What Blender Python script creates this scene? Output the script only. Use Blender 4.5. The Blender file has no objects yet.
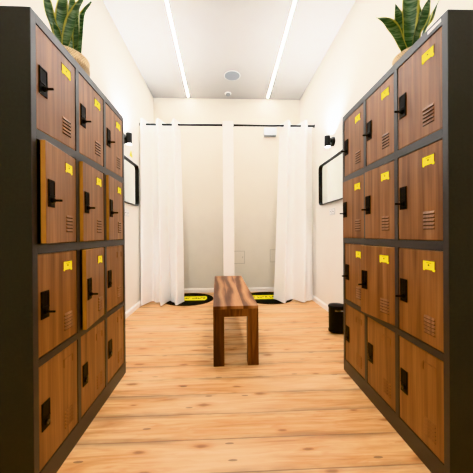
import bpy, bmesh, math, random
from mathutils import Matrix, Vector
random.seed(7)
SC = bpy.context.scene
COL = SC.collection
PI = math.pi

# ------------------------------------------------------------------ helpers
def tag(o, label=None, cat=None, group=None, kind=None):
    if label: o['label'] = label
    if cat: o['category'] = cat
    if group: o['group'] = group
    if kind: o['kind'] = kind
    return o

def empty(name, loc=(0, 0, 0), rz=0.0, label=None, cat=None, group=None):
    o = bpy.data.objects.new(name, None)
    o.empty_display_size = 0.05
    COL.objects.link(o)
    o.location = loc
    o.rotation_euler = (0, 0, rz)
    return tag(o, label, cat, group)

def link(name, me, parent=None, loc=(0, 0, 0), rot=(0, 0, 0)):
    o = bpy.data.objects.new(name, me)
    COL.objects.link(o)
    o.location = loc
    o.rotation_euler = rot
    if parent: o.parent = parent
    return o

class MB:
    """collects shapes in one bmesh"""
    def __init__(s): s.bm = bmesh.new(); s.mi = 0
    def _tag(s, faces):
        for f in faces: f.material_index = s.mi
    def box(s, x0, x1, y0, y1, z0, z1, bevel=0.0, seg=2, M=None):
        v = [s.bm.verts.new((x, y, z)) for x in (x0, x1) for y in (y0, y1) for z in (z0, z1)]
        idx = [(0, 1, 3, 2), (4, 6, 7, 5), (0, 4, 5, 1), (2, 3, 7, 6), (0, 2, 6, 4), (1, 5, 7, 3)]
        fs = [s.bm.faces.new([v[i] for i in q]) for q in idx]
        s._tag(fs)
        if M is not None: bmesh.ops.transform(s.bm, matrix=M, verts=v)
        if bevel > 0:
            es = list({e for f in fs for e in f.edges})
            r = bmesh.ops.bevel(s.bm, geom=es, offset=bevel, segments=seg, affect='EDGES', profile=0.5)
            s._tag(r['faces'])
        return s
    def lathe(s, prof, n=32, M=None, cap0=True, cap1=True):
        rings = []
        for r, z in prof:
            rings.append([s.bm.verts.new((r * math.cos(2 * PI * k / n), r * math.sin(2 * PI * k / n), z)) for k in range(n)])
        fs = []
        for a, b in zip(rings[:-1], rings[1:]):
            for k in range(n):
                fs.append(s.bm.faces.new((a[k], a[(k + 1) % n], b[(k + 1) % n], b[k])))
        if cap0: fs.append(s.bm.faces.new(list(reversed(rings[0]))))
        if cap1: fs.append(s.bm.faces.new(rings[-1]))
        s._tag(fs)
        if M is not None: bmesh.ops.transform(s.bm, matrix=M, verts=[v for r in rings for v in r])
        return s
    def cyl(s, p0, p1, r, n=20, r1=None):
        p0 = Vector(p0); p1 = Vector(p1); d = p1 - p0
        M = Matrix.Translation(p0) @ d.to_track_quat('Z', 'Y').to_matrix().to_4x4()
        return s.lathe([(r, 0), (r if r1 is None else r1, d.length)], n, M)
    def prism(s, pts, y0, y1, M=None):
        """pts in x,z extruded from y0 to y1"""
        a = [s.bm.verts.new((x, y0, z)) for x, z in pts]
        b = [s.bm.verts.new((x, y1, z)) for x, z in pts]
        n = len(pts)
        fs = [s.bm.faces.new(a), s.bm.faces.new(list(reversed(b)))]
        for k in range(n):
            fs.append(s.bm.faces.new((a[k], b[k], b[(k + 1) % n], a[(k + 1) % n])))
        s._tag(fs)
        if M is not None: bmesh.ops.transform(s.bm, matrix=M, verts=a + b)
        return s
    def mesh(s, name, mats, smooth=False):
        bmesh.ops.recalc_face_normals(s.bm, faces=s.bm.faces[:])
        me = bpy.data.meshes.new(name)
        s.bm.to_mesh(me); s.bm.free()
        for m in (mats if isinstance(mats, (list, tuple)) else [mats]): me.materials.append(m)
        if smooth:
            me.polygons.foreach_set('use_smooth', [True] * len(me.polygons))
            try: me.set_sharp_from_angle(angle=math.radians(38))
            except Exception: pass
        return me
    def build(s, name, mats, parent=None, loc=(0, 0, 0), rot=(0, 0, 0), smooth=False):
        return link(name, s.mesh(name, mats, smooth), parent, loc, rot)

# ------------------------------------------------------------------ materials
def new_mat(name):
    m = bpy.data.materials.new(name); m.use_nodes = True
    nt = m.node_tree; b = nt.nodes['Principled BSDF']
    return m, nt, b

class NT:
    def __init__(s, nt): s.nt = nt
    def n(s, typ, **kw):
        o = s.nt.nodes.new(typ)
        for k, v in kw.items(): setattr(o, k, v)
        return o
    def l(s, a, b): s.nt.links.new(a, b)
    def math(s, op, a, b=None, c=None):
        o = s.n('ShaderNodeMath', operation=op)
        for i, v in enumerate((a, b, c)):
            if v is None: continue
            if isinstance(v, (int, float)): o.inputs[i].default_value = v
            else: s.l(v, o.inputs[i])
        return o.outputs[0]
    def mix(s, fac, a, b, mode='MIX'):
        o = s.n('ShaderNodeMix', data_type='RGBA', blend_type=mode)
        for i, v in ((0, fac), (6, a), (7, b)):
            if isinstance(v, (int, float)): o.inputs[i].default_value = v
            elif isinstance(v, tuple): o.inputs[i].default_value = (*v, 1)
            else: s.l(v, o.inputs[i])
        return o.outputs[2]
    def ramp(s, fac, stops):
        o = s.n('ShaderNodeValToRGB')
        el = o.color_ramp.elements
        while len(el) < len(stops): el.new(0.5)
        for e, (p, c) in zip(el, stops):
            e.position = p; e.color = (*c, 1) if len(c) == 3 else c
        s.l(fac, o.inputs[0])
        return o.outputs[0]
    def mapping(s, vec, loc=(0, 0, 0), scale=(1, 1, 1), rot=(0, 0, 0)):
        o = s.n('ShaderNodeMapping')
        o.inputs['Location'].default_value = loc; o.inputs['Scale'].default_value = scale
        o.inputs['Rotation'].default_value = rot
        s.l(vec, o.inputs[0]); return o.outputs[0]
    def noise(s, vec, scale=5, detail=3, rough=0.5, dist=0.0):
        o = s.n('ShaderNodeTexNoise')
        o.inputs['Scale'].default_value = scale; o.inputs['Detail'].default_value = detail
        o.inputs['Roughness'].default_value = rough; o.inputs['Distortion'].default_value = dist
        s.l(vec, o.inputs['Vector']); return o.outputs['Fac']
    def bump(s, h, b, strength=0.1, dist=0.01):
        o = s.n('ShaderNodeBump')
        o.inputs['Strength'].default_value = strength; o.inputs['Distance'].default_value = dist
        s.l(h, o.inputs['Height']); s.l(o.outputs[0], b.inputs['Normal'])

def plain(name, col, rough=0.5, metal=0.0, var=0.06, scale=30, bump=0.0, spec=0.5, coat=0.0):
    m, nt, b = new_mat(name); t = NT(nt)
    tc = t.n('ShaderNodeTexCoord')
    nz = t.noise(tc.outputs['Object'], scale, 3)
    lo = tuple(c * (1 - var) for c in col); hi = tuple(min(1, c * (1 + var)) for c in col)
    t.l(t.ramp(nz, [(0.3, lo), (0.7, hi)]), b.inputs['Base Color'])
    b.inputs['Roughness'].default_value = rough; b.inputs['Metallic'].default_value = metal
    b.inputs['Specular IOR Level'].default_value = spec
    b.inputs['Coat Weight'].default_value = coat
    if bump > 0: t.bump(nz, b, bump, 0.003)
    return m

def emit(name, col, strength):
    m, nt, b = new_mat(name)
    b.inputs['Base Color'].default_value = (*col, 1)
    b.inputs['Emission Color'].default_value = (*col, 1)
    b.inputs['Emission Strength'].default_value = strength
    return m

M_wall = plain('wall_paint', (0.78, 0.75, 0.70), 0.85, var=0.015, scale=6, bump=0.05, spec=0.2)
M_backw = plain('back_wall_paint', (0.745, 0.70, 0.625), 0.85, var=0.015, scale=6, bump=0.05, spec=0.2)
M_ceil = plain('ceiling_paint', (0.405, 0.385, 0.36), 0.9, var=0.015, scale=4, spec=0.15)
M_stall = plain('partition_paint', (0.90, 0.875, 0.845), 0.8, var=0.01, scale=5, spec=0.2)
M_base = plain('baseboard_paint', (0.86, 0.83, 0.79), 0.5, var=0.02)
M_steel = plain('anthracite_steel', (0.021, 0.0235, 0.0205), 0.5, spec=0.3, var=0.10, scale=90, bump=0.03)
M_frame = plain('anthracite_frame', (0.034, 0.033, 0.034), 0.36, var=0.06, scale=90, bump=0.02)
M_black = plain('black_plastic', (0.004, 0.004, 0.0045), 0.45, var=0.1, spec=0.12)
M_blackmetal = plain('black_metal', (0.007, 0.007, 0.007), 0.4, var=0.1, spec=0.3)
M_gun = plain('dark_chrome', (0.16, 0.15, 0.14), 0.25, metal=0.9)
M_yellow = plain('yellow_card', (0.98, 0.87, 0.008), 0.55, spec=0.2, var=0.03)
M_ink = plain('black_ink', (0.02, 0.02, 0.015), 0.7)
M_box = plain('grey_white_plastic', (0.50, 0.52, 0.55), 0.5, var=0.02)
M_sock = plain('socket_plastic', (0.62, 0.62, 0.61), 0.45, var=0.02)
M_white = plain('white_plastic', (0.80, 0.80, 0.80), 0.45, var=0.02)
M_rug = plain('black_rug_pile', (0.008, 0.008, 0.008), 0.95, var=0.4, scale=200, bump=0.4, spec=0.1)
M_rugy = plain('yellow_rug_pile', (0.85, 0.74, 0.03), 0.9, var=0.1, scale=200, bump=0.3, spec=0.1)
M_led = emit('led_diffuser', (1.0, 0.985, 0.955), 60)
M_glow = emit('lamp_glass', (1.0, 0.98, 0.95), 12)
M_soil = plain('potting_soil', (0.03, 0.02, 0.012), 0.95, var=0.5, scale=60, bump=0.6)
M_grille = plain('speaker_grille', (0.21, 0.23, 0.245), 0.6, var=0.12, scale=160)

def mat_mirror():
    m, nt, b = new_mat('mirror_glass')
    b.inputs['Base Color'].default_value = (0.86, 0.89, 0.87, 1)
    b.inputs['Metallic'].default_value = 1; b.inputs['Roughness'].default_value = 0.02
    return m
M_mirror = mat_mirror()

def mat_laminate():
    m, nt, b = new_mat('walnut_laminate'); t = NT(nt)
    tc = t.n('ShaderNodeTexCoord'); oi = t.n('ShaderNodeObjectInfo')
    cmb = t.n('ShaderNodeCombineXYZ')
    t.l(t.math('MULTIPLY', oi.outputs['Random'], 37.0), cmb.inputs[0])
    t.l(t.math('MULTIPLY', oi.outputs['Random'], 11.0), cmb.inputs[2])
    add = t.n('ShaderNodeVectorMath', operation='ADD')
    t.l(tc.outputs['Object'], add.inputs[0]); t.l(cmb.outputs[0], add.inputs[1])
    v1 = t.mapping(add.outputs[0], scale=(26, 26, 1.1))
    v2 = t.mapping(add.outputs[0], scale=(110, 110, 2.5))
    a = t.noise(v1, 1.0, 4, 0.55, 0.6); f = t.noise(v2, 1.0, 3, 0.6)
    g = t.math('ADD', t.math('MULTIPLY', a, 0.7), t.math('MULTIPLY', f, 0.3))
    c = t.ramp(g, [(0.30, (0.085, 0.029, 0.009)), (0.44, (0.175, 0.070, 0.024)), (0.56, (0.250, 0.106, 0.038)), (0.70, (0.34, 0.158, 0.064))])
    t.l(c, b.inputs['Base Color'])
    b.inputs['Roughness'].default_value = 0.40
    t.bump(f, b, 0.05, 0.001)
    return m
M_lam = mat_laminate()
M_lamedge = plain('amber_door_edge', (0.38, 0.175, 0.035), 0.45, var=0.08, scale=20)
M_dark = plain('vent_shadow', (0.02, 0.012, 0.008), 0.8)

def mat_floor():
    m, nt, b = new_mat('pine_floorboards'); t = NT(nt)
    tc = t.n('ShaderNodeTexCoord')
    sep = t.n('ShaderNodeSeparateXYZ'); t.l(tc.outputs['Object'], sep.inputs[0])
    x, y = sep.outputs[0], sep.outputs[1]
    yy = t.math('DIVIDE', t.math('ADD', y, 40 * 0.176 - 1.238), 0.176)
    fl = t.math('FLOOR', yy); fr = t.math('FRACT', yy)
    wn = t.n('ShaderNodeTexWhiteNoise', noise_dimensions='1D'); t.l(fl, wn.inputs['W'])
    rnd = wn.outputs['Value']
    # board coordinates: shift along x per board
    cmb = t.n('ShaderNodeCombineXYZ')
    t.l(t.math('ADD', x, t.math('MULTIPLY', rnd, 60.0)), cmb.inputs[0])
    t.l(y, cmb.inputs[1]); t.l(t.math('MULTIPLY', rnd, 9.0), cmb.inputs[2])
    bc = cmb.outputs[0]
    g1 = t.noise(t.mapping(bc, scale=(1.6, 16, 1)), 1.0, 4, 0.55, 1.2)
    g2 = t.noise(t.mapping(bc, scale=(5, 120, 1)), 1.0, 3, 0.6, 0.5)
    # cathedral rings
    wv = t.n('ShaderNodeTexWave', wave_type='BANDS', bands_direction='Y')
    wv.inputs['Scale'].default_value = 5.5; wv.inputs['Distortion'].default_value = 7.0
    wv.inputs['Detail'].default_value = 2.0; wv.inputs['Detail Scale'].default_value = 0.9
    t.l(t.mapping(bc, scale=(0.30, 2.2, 1)), wv.inputs['Vector'])
    base = t.ramp(g1, [(0.30, (0.43, 0.175, 0.060)), (0.43, (0.66, 0.355, 0.145)), (0.62, (0.84, 0.55, 0.275))])
    base = t.mix(t.math('MULTIPLY', t.math('POWER', wv.outputs['Fac'], 3.0), 0.30), base, (0.50, 0.22, 0.075))
    base = t.mix(t.math('MULTIPLY', g2, 0.45), base, (0.46, 0.20, 0.07))
    tone = t.ramp(rnd, [(0.0, (0.86, 0.84, 0.82)), (1.0, (1.08, 1.07, 1.06))])
    base = t.mix(1.0, base, tone, 'MULTIPLY')
    g3 = t.noise(t.mapping(bc, loc=(1, 5, 0), scale=(4.5, 34, 1)), 1.0, 3, 0.6, 1.5)
    base = t.mix(t.ramp(g3, [(0.50, (0, 0, 0)), (0.66, (0.55, 0.55, 0.55))]), base, (0.50, 0.20, 0.065))
    # pale scuffed patches
    pt = t.noise(t.mapping(bc, scale=(0.9, 2.0, 1)), 1.0, 3, 0.6)
    base = t.mix(t.ramp(pt, [(0.48, (0, 0, 0)), (0.75, (0.45, 0.45, 0.45))]), base, (0.86, 0.66, 0.42))
    # knots
    vo = t.n('ShaderNodeTexVoronoi', feature='F1', voronoi_dimensions='2D'); vo.inputs['Scale'].default_value = 1.0
    t.l(t.mapping(bc, scale=(2.7, 8.0, 1)), vo.inputs['Vector'])
    sc_ = t.n('ShaderNodeSeparateColor'); t.l(vo.outputs['Color'], sc_.inputs[0])
    on = t.math('GREATER_THAN', sc_.outputs[0], 0.35)
    size = t.math('MULTIPLY_ADD', sc_.outputs[1], 0.10, 0.05)
    nb = t.math('MULTIPLY_ADD', t.noise(t.mapping(bc, scale=(30, 40, 1)), 1.0, 2), 0.06, -0.03)
    dd = t.math('DIVIDE', t.math('ADD', vo.outputs['Distance'], nb), size)
    kn = t.math('MULTIPLY', t.ramp(dd, [(0.35, (1, 1, 1)), (1.0, (0, 0, 0))]), on)
    halo = t.math('MULTIPLY', t.ramp(t.math('MULTIPLY', dd, 0.55), [(0.3, (1, 1, 1)), (1.0, (0, 0, 0))]), on)
    base = t.mix(t.math('MULTIPLY', halo, 0.60), base, (0.47, 0.17, 0.05))
    base = t.mix(t.math('MULTIPLY', kn, 0.65), base, (0.20, 0.080, 0.030))
    # little dark dashes (nail holes and splits)
    vo2 = t.n('ShaderNodeTexVoronoi', feature='F1', voronoi_dimensions='2D'); vo2.inputs['Scale'].default_value = 1.0
    t.l(t.mapping(bc, loc=(3.3, 1.7, 0), scale=(2.6, 9.0, 1)), vo2.inputs['Vector'])
    s2 = t.n('ShaderNodeSeparateColor'); t.l(vo2.outputs['Color'], s2.inputs[0])
    d2 = t.math('MULTIPLY', t.math('LESS_THAN', vo2.outputs['Distance'], 0.055), t.math('GREATER_THAN', s2.outputs[1], 0.55))
    base = t.mix(t.math('MULTIPLY', d2, 0.65), base, (0.12, 0.06, 0.035))
    # gaps between boards, of uneven darkness
    e = t.math('MINIMUM', fr, t.math('SUBTRACT', 1.0, fr))
    gv = t.noise(t.mapping(bc, scale=(1.3, 0.2, 1)), 1.0, 3, 0.6)
    line = t.ramp(t.math('MULTIPLY', e, 10.0), [(0.05, (0.75, 0.75, 0.75)), (0.24, (0, 0, 0))])
    gapf = t.math('MULTIPLY', line, t.ramp(gv, [(0.34, (0.35, 0.35, 0.35)), (0.58, (0.95, 0.95, 0.95))]))
    gv2 = t.noise(t.mapping(bc, loc=(7, 3, 0), scale=(1.8, 3.0, 1)), 1.0, 4, 0.65)
    dirt = t.ramp(t.math('MULTIPLY', e, 4.0), [(0.0, (1, 1, 1)), (0.28, (0.75, 0.75, 0.75)), (0.80, (0, 0, 0))])  # wide soft shade along the gaps, mixed with dirt, painted into the colour
    shade_dirtf = t.math('MULTIPLY', dirt, t.ramp(gv2, [(0.40, (0.06, 0.06, 0.06)), (0.60, (0.75, 0.75, 0.75))]))
    base = t.mix(shade_dirtf, base, (0.27, 0.145, 0.072))
    base = t.mix(gapf, base, (0.16, 0.08, 0.038))
    t.l(base, b.inputs['Base Color'])
    t.l(t.math('MULTIPLY_ADD', g2, 0.2, 0.36), b.inputs['Roughness'])
    b.inputs['Specular IOR Level'].default_value = 0.35
    t.bump(t.math('SUBTRACT', t.math('MULTIPLY', g2, 0.15), gapf), b, 0.25, 0.004)
    return m
M_floor = mat_floor()

def mat_bench(name, dark):
    m, nt, b = new_mat(name); t = NT(nt)
    tc = t.n('ShaderNodeTexCoord'); oi = t.n('ShaderNodeObjectInfo')
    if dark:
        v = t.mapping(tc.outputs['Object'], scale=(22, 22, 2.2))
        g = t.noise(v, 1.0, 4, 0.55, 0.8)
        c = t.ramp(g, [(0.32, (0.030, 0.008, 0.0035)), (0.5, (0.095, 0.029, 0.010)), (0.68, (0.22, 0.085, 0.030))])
    else:
        sp = t.n('ShaderNodeSeparateXYZ'); t.l(tc.outputs['Object'], sp.inputs[0])
        wob = t.noise(t.mapping(tc.outputs['Object'], scale=(2, 1.5, 1)), 1.0, 2)
        bi = t.math('FLOOR', t.math('DIVIDE', t.math('ADD', sp.outputs[0], 0.168), 0.112))
        wn = t.n('ShaderNodeTexWhiteNoise', noise_dimensions='1D'); t.l(t.math('ADD', bi, 5.3), wn.inputs['W'])
        cb = t.n('ShaderNodeCombineXYZ')
        t.l(t.math('ADD', sp.outputs[0], t.math('MULTIPLY', wn.outputs['Value'], 4.0)), cb.inputs[0])
        t.l(t.math('ADD', sp.outputs[1], t.math('MULTIPLY', wn.outputs['Value'], 7.0)), cb.inputs[1])
        v = t.mapping(cb.outputs[0], scale=(1.0, 0.20, 1.0), rot=(0, 0, 0.05))
        wv = t.n('ShaderNodeTexWave', wave_type='BANDS', bands_direction='X')
        wv.inputs['Scale'].default_value = 2.6; wv.inputs['Distortion'].default_value = 5.0
        wv.inputs['Detail'].default_value = 2.0; wv.inputs['Detail Scale'].default_value = 1.8
        t.l(v, wv.inputs['Vector'])
        fine = t.noise(t.mapping(cb.outputs[0], scale=(85, 5, 20)), 1.0, 3, 0.6, 0.6)
        g = t.math('ADD', t.math('MULTIPLY', wv.outputs['Fac'], 0.70), t.math('MULTIPLY', fine, 0.45))
        c = t.ramp(g, [(0.20, (0.085, 0.029, 0.013)), (0.46, (0.140, 0.052, 0.024)), (0.52, (0.215, 0.088, 0.037)), (0.78, (0.29, 0.130, 0.054)), (1.0, (0.39, 0.195, 0.088))])
        tone = t.ramp(wn.outputs['Value'], [(0.0, (0.82, 0.80, 0.78)), (1.0, (1.2, 1.2, 1.2))])
        c = t.mix(1.0, c, tone, 'MULTIPLY')
    t.l(c, b.inputs['Base Color'])
    b.inputs['Roughness'].default_value = 0.5; b.inputs['Specular IOR Level'].default_value = 0.3
    return m
M_btop = mat_bench('sheesham_top', False)
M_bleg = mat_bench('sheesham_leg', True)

def mat_curtain():
    m, nt, b = new_mat('white_curtain_cloth'); t = NT(nt)
    tc = t.n('ShaderNodeTexCoord')
    nz = t.noise(t.mapping(tc.outputs['Object'], scale=(400, 400, 400)), 1.0, 2)
    t.l(t.ramp(nz, [(0.3, (0.93, 0.925, 0.915)), (0.7, (0.96, 0.955, 0.945))]), b.inputs['Base Color'])
    b.inputs['Roughness'].default_value = 0.9
    b.inputs['Specular IOR Level'].default_value = 0.1
    tr = t.n('ShaderNodeBsdfTranslucent'); tr.inputs[0].default_value = (0.93, 0.88, 0.82, 1)
    mx = t.n('ShaderNodeMixShader'); mx.inputs[0].default_value = 0.10
    out = nt.nodes['Material Output']
    t.l(b.outputs[0], mx.inputs[1]); t.l(tr.outputs[0], mx.inputs[2]); t.l(mx.outputs[0], out.inputs[0])
    return m
M_curtain = mat_curtain()

def mat_leaf():
    m, nt, b = new_mat('snake_plant_leaf'); t = NT(nt)
    at = t.n('ShaderNodeAttribute', attribute_name='edge')
    al = t.n('ShaderNodeAttribute', attribute_name='along')
    tc = t.n('ShaderNodeTexCoord')
    nz = t.noise(t.mapping(tc.outputs['Object'], scale=(18, 18, 18)), 1.0, 3)
    band = t.noise(t.mapping(tc.outputs['Object'], scale=(9, 9, 70)), 1.0, 3, 0.6, 0.8)
    green = t.ramp(band, [(0.34, (0.014, 0.046, 0.016)), (0.48, (0.042, 0.105, 0.036)), (0.60, (0.17, 0.25, 0.12))])
    e = t.math('ADD', at.outputs['Fac'], t.math('MULTIPLY_ADD', nz, 0.24, -0.12))
    f = t.ramp(e, [(0.76, (0, 0, 0)), (0.86, (1, 1, 1))])
    c = t.mix(f, green, (0.58, 0.53, 0.12))
    t.l(c, b.inputs['Base Color'])
    b.inputs['Roughness'].default_value = 0.38
    return m
M_leaf = mat_leaf()

def mat_basket():
    m, nt, b = new_mat('woven_basket'); t = NT(nt)
    tc = t.n('ShaderNodeTexCoord')
    sep = t.n('ShaderNodeSeparateXYZ'); t.l(tc.outputs['Object'], sep.inputs[0])
    ang = t.math('ARCTAN2', sep.outputs[1], sep.outputs[0])
    w1 = t.math('SINE', t.math('MULTIPLY', sep.outputs[2], 420.0))
    w2 = t.math('SINE', t.math('MULTIPLY', ang, 60.0))
    w = t.math('MULTIPLY', w1, w2)
    nz = t.noise(tc.outputs['Object'], 40, 3)
    g = t.math('ADD', t.math('MULTIPLY_ADD', w, 0.18, 0.3), t.math('MULTIPLY', nz, 0.5))
    c = t.ramp(g, [(0.25, (0.36, 0.24, 0.12)), (0.55, (0.60, 0.45, 0.27)), (0.85, (0.74, 0.60, 0.40))])
    # dark woven band low down on the basket
    dk = t.ramp(t.math('ADD', sep.outputs[2], t.math('MULTIPLY', w2, 0.006)), [(0.112, (1, 1, 1)), (0.122, (0, 0, 0))])
    c = t.mix(t.math('MULTIPLY', dk, 0.75), c, (0.24, 0.14, 0.06))
    t.l(c, b.inputs['Base Color']); b.inputs['Roughness'].default_value = 0.85
    t.bump(w, b, 0.5, 0.004)
    return m
M_basket = mat_basket()

# ------------------------------------------------------------------ measures
CAM_H = 0.9742
XL, XR = -1.1611, 1.2914          # side walls
YB, YF = 4.3712, -1.70            # back wall, wall behind the camera
HC = 3.2395                       # ceiling
YROD, ZROD = 3.6644, 2.503

# ------------------------------------------------------------------ setting
def struct(name, mb, mat, **kw):
    o = mb.build(name, mat, **kw); o['kind'] = 'structure'; return o
struct('floor', MB().box(XL - .12, XR + .12, YF - .12, YB + .12, -0.10, 0), M_floor)
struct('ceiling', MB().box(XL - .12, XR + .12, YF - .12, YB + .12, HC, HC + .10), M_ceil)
struct('wall_left', MB().box(XL - .12, XL, YF - .12, YB + .12, 0, HC), M_wall)
struct('wall_right', MB().box(XR, XR + .12, YF - .12, YB + .12, 0, HC), M_wall)
struct('wall_back', MB().box(XL, XR, YB, YB + .12, 0, HC), M_backw)
struct('wall_front', MB().box(XL, XR, YF - .12, YF, 0, HC), M_wall)
PX0, PX1, PYF, PZ = -0.016, 0.134, 3.615, 2.545
struct('wall_partition', MB().box(PX0, PX1, PYF, YB, 0, PZ, bevel=0.004), M_stall)
def base_prof(mb, p0, p1):
    """moulded skirting from p0 to p1, body to the left of the direction"""
    d = Vector((p1[0] - p0[0], p1[1] - p0[1], 0)); L = d.length; a = math.atan2(d.y, d.x)
    pr = [(0, 0), (0.014, 0), (0.014, 0.052), (0.009, 0.062), (0.004, 0.070), (0, 0.070)]
    M = Matrix.Translation((p0[0], p0[1], 0)) @ Matrix.Rotation(a, 4, 'Z') @ Matrix.Rotation(PI / 2, 4, 'Z')
    return mb.prism(pr, -L, 0, M)
struct('baseboard_left', base_prof(MB(), (XL, YB), (XL, YF)), M_base)
struct('baseboard_right', base_prof(MB(), (XR, YF), (XR, YB)), M_base)
bb = MB(); base_prof(bb, (PX0, YB), (XL + .014, YB)); base_prof(bb, (XR - .014, YB), (PX1, YB))
struct('baseboard_back', bb, M_base)

# ------------------------------------------------------------------ ceiling fittings
for (a, b_, side) in (((-0.497, 0.0), (-0.579, 4.315), 'left'), ((0.655, 0.0), (0.734, 4.31), 'right')):
    # continue the line behind the camera
    k = (b_[0] - a[0]) / (b_[1] - a[1])
    p0 = Vector((a[0] + k * (-1.2), -1.2, HC)); p1 = Vector((b_[0], b_[1], HC))
    L = (p1 - p0).length; rz = math.atan2(-(p1.x - p0.x), p1.y - p0.y)
    t = empty('light_strip', ((p0.x + p1.x) / 2, (p0.y + p1.y) / 2, HC), rz,
              'slim white glowing LED strip set in the ceiling, the one on the %s' % side, 'ceiling light', 'ceiling light strips')
    pr = MB()
    pr.box(-0.016, -0.0115, -L / 2, L / 2, -0.004, 0).box(0.0115, 0.016, -L / 2, L / 2, -0.004, 0)
    pr.box(-0.016, 0.016, -L / 2 - .004, -L / 2, -0.004, 0).box(-0.016, 0.016, L / 2, L / 2 + .004, -0.004, 0)
    pr.build('profile', M_white, t)
    MB().box(-0.0115, 0.0115, -L / 2, L / 2, -0.003, 0).build('diffuser', M_led, t)

t = empty('ceiling_speaker', (0.126, 3.725, HC), 0, 'round grey speaker grille recessed in the ceiling', 'speaker')
MB().lathe([(0.117, 0), (0.117, -0.006), (0.113, -0.009), (0.108, -0.008)], 48, cap1=False).build('rim', M_sock, t, smooth=True)
MB().lathe([(0.110, -0.004), (0.108, -0.009), (0.05, -0.012), (0.002, -0.0125)], 48).build('grille', M_grille, t, smooth=True)
t = empty('smoke_detector', (0.073, 4.20, HC), 0, 'small white round smoke detector on the ceiling near the back wall', 'smoke detector')
MB().lathe([(0.052, 0), (0.052, -0.010), (0.045, -0.014)], 32).build('base', M_white, t, smooth=True)
MB().lathe([(0.040, -0.013), (0.038, -0.028), (0.024, -0.038), (0.004, -0.040)], 32).build('sensor_head', M_grille, t, smooth=True)

# ------------------------------------------------------------------ locker cabinets
W, H, D = 0.90, 1.80, 0.43
DW, DP, DX0 = 0.262, 0.2905, 0.0285          # door width, pitch, first door
ROWS = [(1.372, 0.391), (0.942, 0.391), (0.512, 0.391), (0.086, 0.394)]   # bottom z, height
def door_mesh(h):
    mb = MB()
    w = DW
    # origin at the right front edge (hinge); door runs to -x, thickness to +y
    mb.box(-w + .0015, -.0015, 0, 0.018, 0.0015, h - .0015, bevel=0.0022, seg=2)
    me = mb.mesh('door', [M_lam, M_lamedge], False)
    for p in me.polygons:
        if abs(p.normal.x) > 0.7 or abs(p.normal.z) > 0.9: p.material_index = 1
    return me
DOOR = {h: door_mesh(h) for h in (0.391, 0.394)}
def vent_mesh():
    mb = MB()
    for k in range(5):
        z = 0.048 + k * 0.0152; x0, x1 = -0.101, -0.040
        # pressed louvre: hood sloping out and down, open below
        mb.mi = 0
        M = Matrix.Identity(4)
        v = [(x0, 0, z + .0110), (x1, 0, z + .0110), (x1 - .004, -.0042, z + .0008), (x0 + .004, -.0042, z + .0008), (x0, 0, z), (x1, 0, z)]
        vs = [mb.bm.verts.new(c) for c in v]
        f1 = mb.bm.faces.new((vs[0], vs[1], vs[2], vs[3]))
        f2 = mb.bm.faces.new((vs[0], vs[3], vs[4])); f3 = mb.bm.faces.new((vs[1], vs[5], vs[2]))
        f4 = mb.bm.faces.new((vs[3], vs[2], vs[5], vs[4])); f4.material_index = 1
        f5 = mb.bm.faces.new((vs[0], vs[4], vs[5], vs[1]))
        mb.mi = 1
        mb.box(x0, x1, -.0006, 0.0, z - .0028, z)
    return mb.mesh('vent', [M_lam, M_dark])
VENT = vent_mesh()
HX = -DW + 0.0375     # handle centre, from the hinge
def plate_mesh():
    mb = MB()
    z0, z1, hw = 0.141, 0.247, 0.0235
    mb.box(HX - hw, HX + hw, -0.004, 0.0, z0, z1, bevel=0.0015)
    # recessed grip above the lock: raised rim around a darker pocket
    mb.box(HX - hw + .002, HX - hw + .007, -0.0055, -0.003, z0 + .045, z1 - .004, bevel=.001)
    mb.box(HX + hw - .007, HX + hw - .002, -0.0055, -0.003, z0 + .045, z1 - .004, bevel=.001)
    mb.box(HX - hw + .002, HX + hw - .002, -0.0055, -0.003, z1 - .009, z1 - .004, bevel=.001)
    mb.box(HX - hw + .002, HX + hw - .002, -0.0065, -0.003, z0 + .041, z0 + .047, bevel=.001)
    return mb.mesh('handle_plate', M_black)
PLATE = plate_mesh()
def lever_mesh():
    mb = MB(); z = 0.141 + 0.026
    mb.cyl((HX, 0, z), (HX, -0.012, z), 0.0100, 24)
    mb.cyl((HX, -0.012, z), (HX, -0.016, z), 0.0070, 20)
    mb.box(HX - .0026, HX + .0026, -0.041, -0.014, z - .0042, z + .0042, bevel=.0018)
    return mb.mesh('lever', M_black, True)
LEVER = lever_mesh()
def lock_mesh():
    mb = MB(); z = 0.141 + 0.026
    mb.cyl((HX, 0, z), (HX, -0.010, z), 0.0125, 24)
    mb.mi = 1
    mb.cyl((HX, -0.010, z), (HX, -0.0125, z), 0.0085, 20)
    mb.mi = 0
    mb.box(HX - .001, HX + .001, -0.0132, -0.0122, z - .005, z + .005)
    return mb.mesh('lock', [M_black, M_gun], True)
LOCK = lock_mesh()
CX0, CX1 = -0.103, -0.041
def holder_mesh():
    """pressed card holder: a thin dark rim along the top and two tabs at the bottom"""
    mb = MB()
    mb.box(CX0 - .002, CX1 + .002, -.0022, 0, 0.3465, 0.3500, bevel=.0006)
    mb.box(CX0 - .0035, CX0 - .0005, -.0022, 0, 0.314, 0.349)
    mb.box(CX1 + .0005, CX1 + .0035, -.0022, 0, 0.314, 0.349)
    return mb.mesh('card_holder', M_lam)
HOLDER = holder_mesh()
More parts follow.
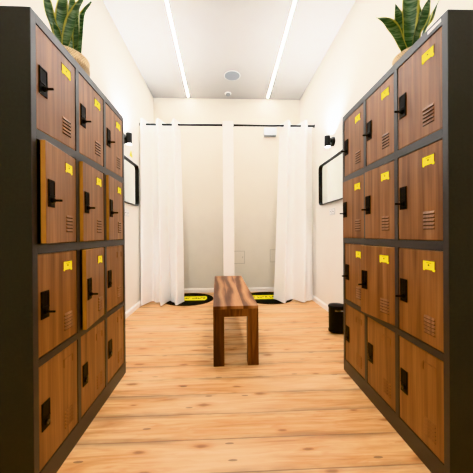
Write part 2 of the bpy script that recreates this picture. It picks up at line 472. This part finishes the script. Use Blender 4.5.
def card_mesh():
    mb = MB()
    # card with a shallow notch out of its lower edge and a small rounded tab at each lower corner
    pts = [(CX0, .3455), (CX0, .309), (CX0 + .004, .305), (CX0 + .008, .3065), (CX0 + .012, .3100), (CX1 - .012, .3100), (CX1 - .009, .3055), (CX1 - .002, .3045), (CX1 + .0015, .3085), (CX1, .3455)]
    mb.prism(pts, -.0014, -.0002)
    mb.mi = 1
    cx = (CX0 + CX1) / 2; z = .329
    # little dark mark in the middle, small line of print above
    mb.box(cx - .0035, cx + .0035, -.0019, -.0012, z - .0032, z + .0032)
    mb.box(cx - .014, cx + .014, -.0017, -.0012, z + .0085, z + .0098)
    return mb.mesh('name_card', [M_yellow, M_ink])
CARD = card_mesh()

def cabinet(side, loc, rz, ajar, nocard, lockonly, label):
    root = empty('locker_cabinet', loc, rz, label, 'lockers', 'locker cabinets facing each other across the aisle')
    # carcass
    c = MB()
    c.box(0, .0015 + .012, 0.0, D, 0, H, bevel=.0015).box(W - .0135, W, 0.0, D, 0, H, bevel=.0015)
    c.box(.0135, W - .0135, 0.002, D, H - .012, H).box(.0135, W - .0135, D - .010, D, 0, H - .012)
    for (z, h) in ROWS: c.box(.0135, W - .0135, 0.022, D - .010, z - .012, z - .004)
    for k in (1, 2):
        x = DX0 + k * DP - (DP - DW) / 2
        c.box(x - .004, x + .004, 0.022, D - .010, .074, H - .012)
    c.build('body', M_steel, root)
    # front grid of stiles and rails
    f = MB()
    f.box(.0006, DX0 - .001, -.0012, .020, 0, H, bevel=.001)
    f.box(DX0 + 2 * DP + DW + .001, W - .0006, -.0012, .020, 0, H, bevel=.001)
    xs0, xs1 = DX0 - .001, DX0 + 2 * DP + DW + .001
    zs = [(0, ROWS[3][0] - .002), (ROWS[3][0] + ROWS[3][1] + .001, ROWS[2][0] - .001), (ROWS[2][0] + ROWS[2][1] + .001, ROWS[1][0] - .001),
          (ROWS[1][0] + ROWS[1][1] + .001, ROWS[0][0] - .001), (ROWS[0][0] + ROWS[0][1] + .001, H)]
    for z0, z1 in zs: f.box(xs0, xs1, -.0012, .020, z0, z1)
    for k in (1, 2):
        x0 = DX0 + (k - 1) * DP + DW + .001; x1 = DX0 + k * DP - .001
        for (z, h) in ROWS: f.box(x0, x1, -.0008, .020, z - .003, z + h + .003)
    f.build('front_frame', M_frame, root)
    for r, (z, h) in enumerate(ROWS):
        for k in range(3):
            d = link('door', DOOR[h], root, (DX0 + k * DP + DW, 0.0012, z), (0, 0, math.radians(ajar.get((r, k), 0.0))))
            if (r, k) in ajar: d['label'] = 'wood-effect locker door left ajar'
            link('vent', VENT, d); link('handle_plate', PLATE, d)
            if (r, k) in lockonly: link('lock', LOCK, d)
            else: link('lever', LEVER, d)
            link('card_holder', HOLDER, d)
            if (r, k) not in nocard: link('name_card', CARD, d)['label'] = 'yellow name card'
    return root
aL = -0.0097; aR = 0.0181
row4 = [(3, 0), (3, 1), (3, 2)]
cabinet('left', (-0.6953, 0.9705, 0), PI / 2 - aL, {(1, 0): 6.7, (1, 1): 3.7, (1, 2): 3.4, (2, 1): 6.1},
        row4 + [(2, 2)], row4 + [(2, 2)],
        'tall dark grey locker cabinet with walnut doors on the left, four of its doors ajar')
RC = cabinet('right', (0.8316 + .9 * math.sin(aR), 0.9312 + .9 * math.cos(aR), 0), -PI / 2 - aR,
        {(2, 1): 8.9, (1, 1): 2.6, (1, 0): 3.4}, row4, row4,
        'tall dark grey locker cabinet with walnut doors on the right, white sticker on top')
# white sticker on the top rail, near end
MB().box(W - .098, W - .030, -.0018, -.0010, 1.779, 1.791).build('sticker', M_white, RC)['label'] = 'white strip sticker on the top rail'

# ------------------------------------------------------------------ snake plants in baskets
def leaf_mesh(path, wid, face, twist=0.0, cup=0.22):
    """path: list of 3D points base->tip; wid: full width; face: direction the blade faces"""
    P = [Vector(p) for p in path]
    # Catmull-Rom resample
    n = 22; out = []
    ext = [P[0] * 2 - P[1]] + P + [P[-1] * 2 - P[-2]]
    for i in range(n + 1):
        u = i / n * (len(P) - 1); k = min(int(u), len(P) - 2); f = u - k
        a, b, c, d = ext[k:k + 4]
        out.append(0.5 * ((2 * b) + (c - a) * f + (2 * a - 5 * b + 4 * c - d) * f * f + (-a + 3 * b - 3 * c + d) * f ** 3))
    bm = bmesh.new(); el = bm.verts.layers.float.new('edge'); al = bm.verts.layers.float.new('along')
    rows = []; m = 9
    for i, p in enumerate(out):
        s = i / n
        tan = (out[min(i + 1, n)] - out[max(i - 1, 0)]).normalized()
        fd = Vector(face).normalized()
        sd = tan.cross(fd).normalized()
        nd = sd.cross(tan).normalized()
        if twist:
            R = Matrix.Rotation(twist * s, 3, tan); sd = R @ sd; nd = R @ nd
        # width profile: narrow at the base, broad in the middle, drawn to a point
        w = wid * (0.62 + 0.38 * min(1, s / .45)) if s < .55 else wid * max(0.02, (1 - ((s - .55) / .45) ** 1.9))
        row = []
        for j in range(m):
            q = -1 + 2 * j / (m - 1)
            v = bm.verts.new(p + sd * (q * w / 2) + nd * (cup * w * (q * q - 0.5) + 0.004 * math.sin(9 * s + 2 * q)))
            v[el] = abs(q); v[al] = s; row.append(v)
        rows.append(row)
    for a, b in zip(rows[:-1], rows[1:]):
        for j in range(m - 1): bm.faces.new((a[j], a[j + 1], b[j + 1], b[j]))
    bmesh.ops.solidify(bm, geom=bm.faces[:], thickness=0.003)
    me = bpy.data.meshes.new('leaf'); bm.to_mesh(me); bm.free()
    me.materials.append(M_leaf)
    me.polygons.foreach_set('use_smooth', [True] * len(me.polygons))
    return me

def plant(c, r, h, leaves, label):
    t = empty('snake_plant', c, 0, label, 'plant', 'snake plants in baskets on the lockers')
    prof = [(r * .72, 0), (r * .86, h * .12), (r * .97, h * .40), (r * 1.02, h * .70), (r, h * .93), (r * 1.015, h * .97), (r * .99, h), (r * .93, h * .985), (r * .91, h * .82)]
    MB().lathe(prof, 56, cap1=False).build('basket', M_basket, t, smooth=True)
    MB().lathe([(r * .90, h * .70), (r * .915, h * .84), (r * .5, h * .88), (.004, h * .89)], 40, cap0=True).build('soil', M_soil, t, smooth=True)
    for path, wd, face, tw in leaves:
        pts = [Vector(p) for p in path]
        link('leaf', leaf_mesh([p - Vector(c) for p in pts], wd, face, tw), t)
    return t

LC = (-0.885, 1.50, H); LZ = H + .135
plant(LC, 0.120, 0.165, [
    # thin leaf swinging to the left
    ([(-0.870, 1.45, LZ), (-0.902, 1.44, 2.077), (-0.927, 1.44, 2.156), (-0.942, 1.44, 2.236), (-0.955, 1.44, 2.330)], .044, (0.45, -1, 0), 0.4),
    # broad upright leaf
    ([(-0.920, 1.52, LZ), (-0.921, 1.52, 2.080), (-0.916, 1.52, 2.200), (-0.906, 1.52, 2.309), (-0.896, 1.52, 2.440)], .066, (0.15, -1, 0), 0.1),
    # leaf leaning right in front
    ([(-0.850, 1.43, LZ), (-0.828, 1.42, 2.020), (-0.801, 1.42, 2.116), (-0.769, 1.42, 2.192), (-0.728, 1.42, 2.260)], .060, (-0.1, -1, 0.1), 0.0),
    # right-hand leaf, upright
    ([(-0.830, 1.50, LZ), (-0.824, 1.50, 2.070), (-0.819, 1.50, 2.154), (-0.807, 1.50, 2.249), (-0.803, 1.50, 2.390)], .056, (-0.5, -1, 0), -0.2),
    # back leaf leaning out to the right, tip bent
    ([(-0.840, 1.56, LZ), (-0.838, 1.56, 2.100), (-0.829, 1.56, 2.220), (-0.808, 1.56, 2.285), (-0.768, 1.56, 2.340)], .052, (-0.4, -1, 0.2), 0.3),
    # short young leaf
    ([(-0.862, 1.42, LZ), (-0.870, 1.42, 2.010), (-0.882, 1.42, 2.060), (-0.897, 1.42, 2.110)], .036, (0.3, -1, 0), 0.2),
    ([(-0.895, 1.57, LZ), (-0.889, 1.57, 2.200), (-0.879, 1.57, 2.420)], .054, (0.2, -1, 0), 0.2),
], 'snake plant with yellow-edged leaves in a woven basket on the left lockers')
RCp = (1.055, 1.40, H)
plant(RCp, 0.104, 0.150, [
    # broad tall middle leaf
    ([(1.005, 1.37, LZ), (0.998, 1.36, 2.062), (1.002, 1.36, 2.170), (1.010, 1.36, 2.290), (1.020, 1.36, 2.400)], .086, (-0.2, -1, 0), 0.0),
    # left upright leaf
    ([(1.020, 1.40, LZ), (1.003, 1.40, 2.010), (0.986, 1.40, 2.093), (0.970, 1.40, 2.162), (0.950, 1.40, 2.240)], .058, (-0.3, -1, 0), -0.25),
    # far left leaf, kinked outwards
    ([(0.990, 1.37, LZ), (0.948, 1.35, 1.975), (0.917, 1.34, 2.020), (0.890, 1.34, 2.060), (0.856, 1.34, 2.090), (0.802, 1.34, 2.108)], .050, (-0.5, -1, 0.3), -0.3),
    # right leaf
    ([(1.015, 1.35, LZ), (1.020, 1.33, 2.030), (1.036, 1.32, 2.075), (1.060, 1.32, 2.140), (1.092, 1.32, 2.220)], .066, (0.3, -1, 0), 0.2),
    # rightmost leaf, edge on with a broad yellow margin
    ([(1.030, 1.33, LZ), (1.012, 1.28, 1.985), (1.028, 1.26, 2.030), (1.056, 1.26, 2.085), (1.095, 1.26, 2.170)], .042, (0.9, -0.7, 0.2), 0.3),
    # leaf behind
    ([(1.075, 1.45, LZ), (1.100, 1.46, 2.060), (1.122, 1.46, 2.200), (1.130, 1.46, 2.320)], .050, (0.1, -1, 0), -0.2),
], 'snake plant with a broad upright leaf in a woven basket on the right lockers')

# ------------------------------------------------------------------ bench
BA = math.atan2(0.040, 1.385)
t = empty('bench', (0.080 - 0.0196, 1.921 + .69, 0), BA, 'long narrow wooden bench with strong grain standing in the aisle', 'bench')
bl, bw = 1.385, 0.335
MB().box(-bw / 2, bw / 2, -bl / 2, bl / 2, .420, .443, bevel=.002).build('seat_top', M_btop, t)
for sx in (-1, 1):
    for sy in (-1, 1):
        x0, x1 = sorted((sx * bw / 2, sx * (bw / 2 - .080))); y0, y1 = sorted((sy * bl / 2, sy * (bl / 2 - .080)))
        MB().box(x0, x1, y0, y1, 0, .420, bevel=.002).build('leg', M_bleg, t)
for sy in (-1, 1):
    y0, y1 = sorted((sy * (bl / 2 - .006), sy * (bl / 2 - .030)))
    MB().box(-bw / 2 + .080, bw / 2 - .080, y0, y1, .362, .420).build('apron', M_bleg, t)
for sx in (-1, 1):
    x0, x1 = sorted((sx * (bw / 2 - .006), sx * (bw / 2 - .030)))
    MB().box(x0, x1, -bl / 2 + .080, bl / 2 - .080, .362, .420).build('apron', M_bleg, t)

# ------------------------------------------------------------------ rugs
def rug(cx, cy, label, words, x_lo, x_hi):
    t = empty('rug', (cx, cy, 0), 0, label, 'rug', 'round black changing-booth rugs')
    R = 0.372
    MB().lathe([(R - .004, 0), (R, .005), (R - .004, .010), (R - .02, .012), (.01, .012)], 72).build('pile', M_rug, t, smooth=True)
    hb = .115; pts = []
    for k in range(9):
        a = -PI / 2 + PI * k / 8; pts.append((x_hi - .03 + .03 * math.cos(a), hb * math.sin(a)))
    for k in range(9):
        a = PI / 2 + PI * k / 8; pts.append((x_lo + .03 + .03 * math.cos(a), hb * math.sin(a)))
    M = Matrix.Rotation(-PI / 2, 4, 'X')
    MB().prism([(x, -y) for x, y in pts], -.0135, -.0118, Matrix.Rotation(-PI / 2, 4, 'X')).build('yellow_band', M_rugy, t)
    mb = MB(); x = x_lo + .045
    for ch in words:
        if ch == ' ': x += .026; continue
        w = .030
        # blocky dark letters, too small in the photo to read
        mb.box(x, x + .009, -.040, .040, .0133, .0150)
        if ch in 'ad': mb.box(x + .009, x + w, .022, .040, .0133, .0150)
        if ch in 'bd': mb.box(x + .009, x + w - .004, -.009, .009, .0133, .0150)
        if ch in 'bc': mb.box(x + .009, x + w, -.040, -.022, .0133, .0150)
        if ch in 'cd': mb.box(x + w - .009, x + w, -.040, .030, .0133, .0150)
        x += w + .010
    mb.build('lettering', M_ink, t)
rug(-0.545, 3.93, 'round black rug with yellow lettered band under the left curtain', 'dbac bda cdbad', -.318, .275)
rug(0.655, 3.935, 'round black rug with yellow lettered band under the right curtain', 'd bcad bd a bdcda', -.275, .318)

# ------------------------------------------------------------------ rods and curtains
for (x0, x1, side) in ((XL, PX0, 'left'), (PX1, XR, 'right')):
    t = empty('curtain_rod', ((x0 + x1) / 2, YROD, ZROD), 0, 'thin black curtain rod spanning the %s changing booth' % side, 'curtain rod', 'curtain rods across the changing booths')
    c = (x0 + x1) / 2
    MB().cyl((x0 - c + .002, 0, 0), (x1 - c - .002, 0, 0), .0155, 20).build('pole', M_blackmetal, t, smooth=True)
    for e, s in ((x0 - c, 1), (x1 - c, -1)):
        MB().cyl((e, 0, 0), (e + s * .010, 0, 0), .026, 24).build('end_socket', M_blackmetal, t, smooth=True)

def curtain(xt0, xt1, xb0, xb1, n, ph, A, seed, label, flare):
    rnd = random.Random(seed)
    nu, nv = 150, 46
    z0, z1 = 0.016, ZROD + .050
    bm = bmesh.new(); g = []
    k1, k2, k3 = rnd.random() * 6, rnd.random() * 6, rnd.random() * 6
    for j in range(nv + 1):
        v = j / nv; z = z1 + (z0 - z1) * v; row = []
        for i in range(nu + 1):
            u = i / nu
            uu = u + 0.035 * v * math.sin(2 * PI * u * 1.3 + k1)
            ph_ = 2 * PI * (n * uu - ph)
            fold = -math.cos(ph_ + .35 * math.sin(ph_))
            amp = A * (1 + flare * v) * (1 - .25 * v * math.sin(3 * u + k2))
            yv = amp * (fold + 0.30 * v * math.cos(2 * ph_ + k3)) + .010 * v * math.sin(2 * PI * 4.7 * u + k1) * min(1, v * 3)
            # folds pinch toward the eyelets at the top
            xx = (xt0 + (xt1 - xt0) * u) * (1 - v) + (xb0 + (xb1 - xb0) * u) * v
            xx += .006 * v * math.sin(5 * v + 9 * u + k2)
            if j == nv: zz = z + .004 * math.sin(2 * PI * n * u)
            else: zz = z
            xx = max(XL + .006, min(XR - .006, xx))
            row.append(bm.verts.new((xx, YROD + yv, zz)))
        g.append(row)
    for a, b in zip(g[:-1], g[1:]):
        for i in range(nu): bm.faces.new((a[i], a[i + 1], b[i + 1], b[i]))
    me = bpy.data.meshes.new('curtain'); bm.to_mesh(me); bm.free()
    me.materials.append(M_curtain)
    me.polygons.foreach_set('use_smooth', [True] * len(me.polygons))
    o = link('curtain', me); tag(o, label, 'curtain', 'white booth curtains')
    return o
curtain(-1.142, -0.612, -1.146, -0.572, 2.42, 0.12, 0.088, 3, 'white curtain gathered against the left wall hanging from its rod', 0.05)
curtain(0.808, 1.282, 0.712, 1.282, 1.92, 0.36, 0.085, 5, 'white curtain gathered against the right wall hanging from its rod', 0.05)

# ------------------------------------------------------------------ wall fittings
def rounded(y0, y1, z0, z1, r, n=8):
    p = []
    for cy, cz, a0 in ((y1 - r, z1 - r, 0), (y0 + r, z1 - r, PI / 2), (y0 + r, z0 + r, PI), (y1 - r, z0 + r, 3 * PI / 2)):
        for k in range(n + 1):
            a = a0 + PI / 2 * k / n; p.append((cy + r * math.cos(a), cz + r * math.sin(a)))
    return p
def mirror(x, s, y0, y1, z0, z1, label):
    """s: +1 when the room lies toward +x"""
    t = empty('wall_mirror', (x, (y0 + y1) / 2, (z0 + z1) / 2), 0, label, 'mirror', 'black framed wall mirrors')
    hy, hz = (y1 - y0) / 2, (z1 - z0) / 2; d = .031; w = .008
    o_ = rounded(-hy, hy, -hz, hz, .055); i_ = rounded(-hy + w, hy - w, -hz + w, hz - w, .047)
    bm = bmesh.new()
    ob = [bm.verts.new((0, a, b)) for a, b in o_]; of = [bm.verts.new((s * d, a, b)) for a, b in o_]
    ib = [bm.verts.new((0, a, b)) for a, b in i_]; if_ = [bm.verts.new((s * d, a, b)) for a, b in i_]
    n = len(o_)
    for k in range(n):
        q = (k + 1) % n
        bm.faces.new((ob[k], ob[q], of[q], of[k])); bm.faces.new((of[k], of[q], if_[q], if_[k]))
        bm.faces.new((if_[k], if_[q], ib[q], ib[k])); bm.faces.new((ib[k], ib[q], ob[q], ob[k]))
    bmesh.ops.recalc_face_normals(bm, faces=bm.faces[:])
    me = bpy.data.meshes.new('frame'); bm.to_mesh(me); bm.free(); me.materials.append(M_blackmetal)
    link('frame', me, t)
    bm = bmesh.new()
    i2 = rounded(-hy + w + .0003, hy - w - .0003, -hz + w + .0003, hz - w - .0003, .047)
    a = [bm.verts.new((s * .001, p, q)) for p, q in i2]; b = [bm.verts.new((s * .006, p, q)) for p, q in i2]
    bm.faces.new(a); bm.faces.new(b)
    for k in range(n): bm.faces.new((a[k], a[(k + 1) % n], b[(k + 1) % n], b[k]))
    bmesh.ops.recalc_face_normals(bm, faces=bm.faces[:])
    me = bpy.data.meshes.new('glass'); bm.to_mesh(me); bm.free(); me.materials.append(M_mirror)
    link('glass', me, t)
mirror(XL, 1, 2.62, 3.515, 1.350, 1.880, 'black framed mirror with rounded corners on the left wall')
mirror(XR, -1, 2.55, 3.435, 1.345, 1.868, 'black framed mirror with rounded corners on the right wall')

def sconce(x, s, y, z, label):
    t = empty('wall_lamp', (x, y, z), 0, label, 'wall lamp', 'black up-and-down wall lamps')
    MB().lathe([(.054, 0), (.054, .024), (.050, .028)], 32, Matrix.Rotation(s * PI / 2, 4, 'Y')).build('wall_mount', M_blackmetal, t, smooth=True)
    MB().box(min(s * .02, s * .06), max(s * .02, s * .06), -.012, .012, -.012, .012, bevel=.002).build('arm', M_blackmetal, t)
    c = s * .074
    M = Matrix.Translation((c, 0, 0))
    MB().lathe([(.030, -.052), (.034, -.064), (.034, .064), (.030, .064), (.030, .052), (.005, .050)], 32, M, cap0=False, cap1=False).build('cylinder_shade', M_blackmetal, t, smooth=True)
    mb = MB(); mb.lathe([(.030, -.058), (.029, -.066), (.012, -.069), (.003, -.0695)], 24, M)
    mb.build('lower_bulb', M_glow, t, smooth=True)
    mb = MB(); mb.lathe([(.028, .053), (.024, .058), (.004, .060)], 24, M)
    mb.build('upper_bulb', M_glow, t, smooth=True)
    for nm, dz, en, cone in (('up_light', .070, 44, 145), ('down_light', -.085, 24, 78)):
        l = bpy.data.lights.new(nm, 'SPOT'); l.energy = en; l.color = (0.84, 0.91, 1.0)
        l.spot_size = math.radians(cone); l.spot_blend = 0.9; l.shadow_soft_size = .02
        o = bpy.data.objects.new(nm, l); COL.objects.link(o); o.parent = t; o.location = (c, 0, dz)
        o.rotation_euler = (PI if dz > 0 else 0, 0, 0)
    return t
sconce(XL, 1, 3.04, 2.075, 'small black cylinder wall lamp above the left mirror')
sconce(XR, -1, 3.02, 2.055, 'small black cylinder wall lamp above the right mirror')
mb = MB(); tri = [(-.050, -.034), (.050, -.034), (.008, .036), (-.008, .036)]
mb.prism(tri, -.0012, .0012, Matrix.Rotation(PI / 2, 4, 'Z'))
mb.mi = 1; mb.box(.0008, .0018, -.012, .012, -.022, .004)
o = mb.build('warning_sticker', [M_yellow, M_ink], None, (XL, 3.31, 1.985))
tag(o, 'small yellow triangular sticker on the left wall by the lamp', 'sticker')

def outlet(x, s, y, z, label):
    t = empty('wall_socket', (x, y, z), 0, label, 'socket', 'white wall sockets under the mirrors')
    MB().box(min(0, s * .009), max(0, s * .009), -.076, .076, -.040, .040, bevel=.003).build('cover_plate', M_sock, t)
    for k in (-1, 1):
        mb = MB(); M = Matrix.Translation((s * .0085, k * .036, 0)) @ Matrix.Rotation(s * PI / 2, 4, 'Y')
        mb.lathe([(.024, .0), (.024, .003), (.020, .003), (.019, .0012)], 28, M)
        mb.mi = 1
        for q in (-1, 1): mb.cyl((s * .0095, k * .036 + q * .009, 0), (s * .0108, k * .036 + q * .009, 0), .0055, 12)
        mb.build('socket_insert', [M_white, M_ink], t, smooth=True)
outlet(XR, -1, 3.06, 1.234, 'white double wall socket under the right mirror')
outlet(XL, 1, 3.13, 1.234, 'white double wall socket under the left mirror')

t = empty('wall_unit', (0.777, YB, 2.678), 0, 'white plastic box mounted high on the back wall of the right booth', 'wall box')
MB().box(-.107, .107, -.062, 0, -.062, .068, bevel=.010, seg=3).build('housing', M_box, t, smooth=True)
MB().box(-.100, .100, -.058, -.002, -.070, -.060, bevel=.002).build('base_tray', M_grille, t)

def hatch(x0, x1, z0, z1, label):
    t = empty('access_panel', ((x0 + x1) / 2, YB, (z0 + z1) / 2), 0, label, 'access panel', 'access panels low on the back wall')
    hx, hz = (x1 - x0) / 2, (z1 - z0) / 2; f = MB(); w = .006
    f.box(-hx, hx, -.004, 0, hz - w, hz).box(-hx, hx, -.004, 0, -hz, -hz + w).box(-hx, -hx + w, -.004, 0, -hz + w, hz - w).box(hx - w, hx, -.004, 0, -hz + w, hz - w)
    f.build('frame', M_hatchframe, t)
    MB().box(-hx + w + .002, hx - w - .002, -.003, 0, -hz + w + .002, hz - w - .002).build('lid', M_backw, t)
    MB().box(hx - .040, hx - .030, -.006, -.003, -.014, .014, bevel=.001).build('latch', M_hatchframe, t)
M_hatchframe = plain('hatch_frame_paint', (0.42, 0.39, 0.34), 0.6)
hatch(0.148, 0.338, 0.475, 0.688, 'flush white access panel beside the partition on the back wall')
hatch(0.765, 0.965, 0.495, 0.706, 'flush white access panel half hidden behind the right curtain')

# ------------------------------------------------------------------ pedal bin
t = empty('pedal_bin', (1.115, 2.545, 0), 0, 'small black pedal bin on the floor beside the right lockers', 'bin')
MB().lathe([(.078, 0), (.085, .006), (.085, .020), (.081, .024), (.083, .235), (.085, .240)], 40).build('body', M_black, t, smooth=True)
MB().lathe([(.087, .240), (.088, .250), (.080, .262), (.050, .270), (.005, .273)], 40).build('lid', M_black, t, smooth=True)
a = math.radians(222)
mb = MB(); M = Matrix.Rotation(a, 4, 'Z')
mb.box(.070, .112, -.020, .020, .012, .020, bevel=.003, M=M)
mb.build('pedal', M_black, t)
mb = MB()  # curved pale strip put on the body in place of a highlight
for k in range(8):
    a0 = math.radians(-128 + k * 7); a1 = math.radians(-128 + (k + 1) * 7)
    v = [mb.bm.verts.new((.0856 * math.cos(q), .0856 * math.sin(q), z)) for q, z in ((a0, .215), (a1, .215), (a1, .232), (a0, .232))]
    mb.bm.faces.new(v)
mb.build('rim_highlight', M_gun, t)['label'] = 'pale metallic patch at the rim standing for a highlight'

# ------------------------------------------------------------------ world, camera, view
w = bpy.data.worlds.new('World'); SC.world = w; w.use_nodes = True
w.node_tree.nodes['Background'].inputs[0].default_value = (1, 0.97, 0.94, 1)
w.node_tree.nodes['Background'].inputs[1].default_value = 0.3

f, yaw, pit, rol, sx, sy = 260.4745, .0413, -.0022, -.0069, -1.26, -1.9438
fw = Vector((math.sin(yaw) * math.cos(pit), math.cos(yaw) * math.cos(pit), math.sin(pit)))
r = Vector((math.cos(yaw), -math.sin(yaw), 0)); u = r.cross(fw)
r2 = r * math.cos(rol) + u * math.sin(rol); u2 = -r * math.sin(rol) + u * math.cos(rol)
cd = bpy.data.cameras.new('Camera'); cam = bpy.data.objects.new('Camera', cd); COL.objects.link(cam)
M = Matrix.Identity(4)
for i in range(3): M[i][0] = r2[i]; M[i][1] = u2[i]; M[i][2] = -fw[i]
M[2][3] = CAM_H
cam.matrix_world = M
cd.sensor_fit = 'HORIZONTAL'; cd.sensor_width = 36; cd.lens = 36 * f / 473
cd.shift_x = -sx / 473; cd.shift_y = sy / 473
cd.clip_start = .02
SC.camera = cam
SC.view_settings.view_transform = 'Khronos PBR Neutral'
SC.view_settings.look = 'None'
SC.view_settings.exposure = 1.55
SC.cycles.max_bounces = 10; SC.cycles.diffuse_bounces = 6
SC.cycles.use_denoising = True
SC.cycles.sample_clamp_indirect = 6
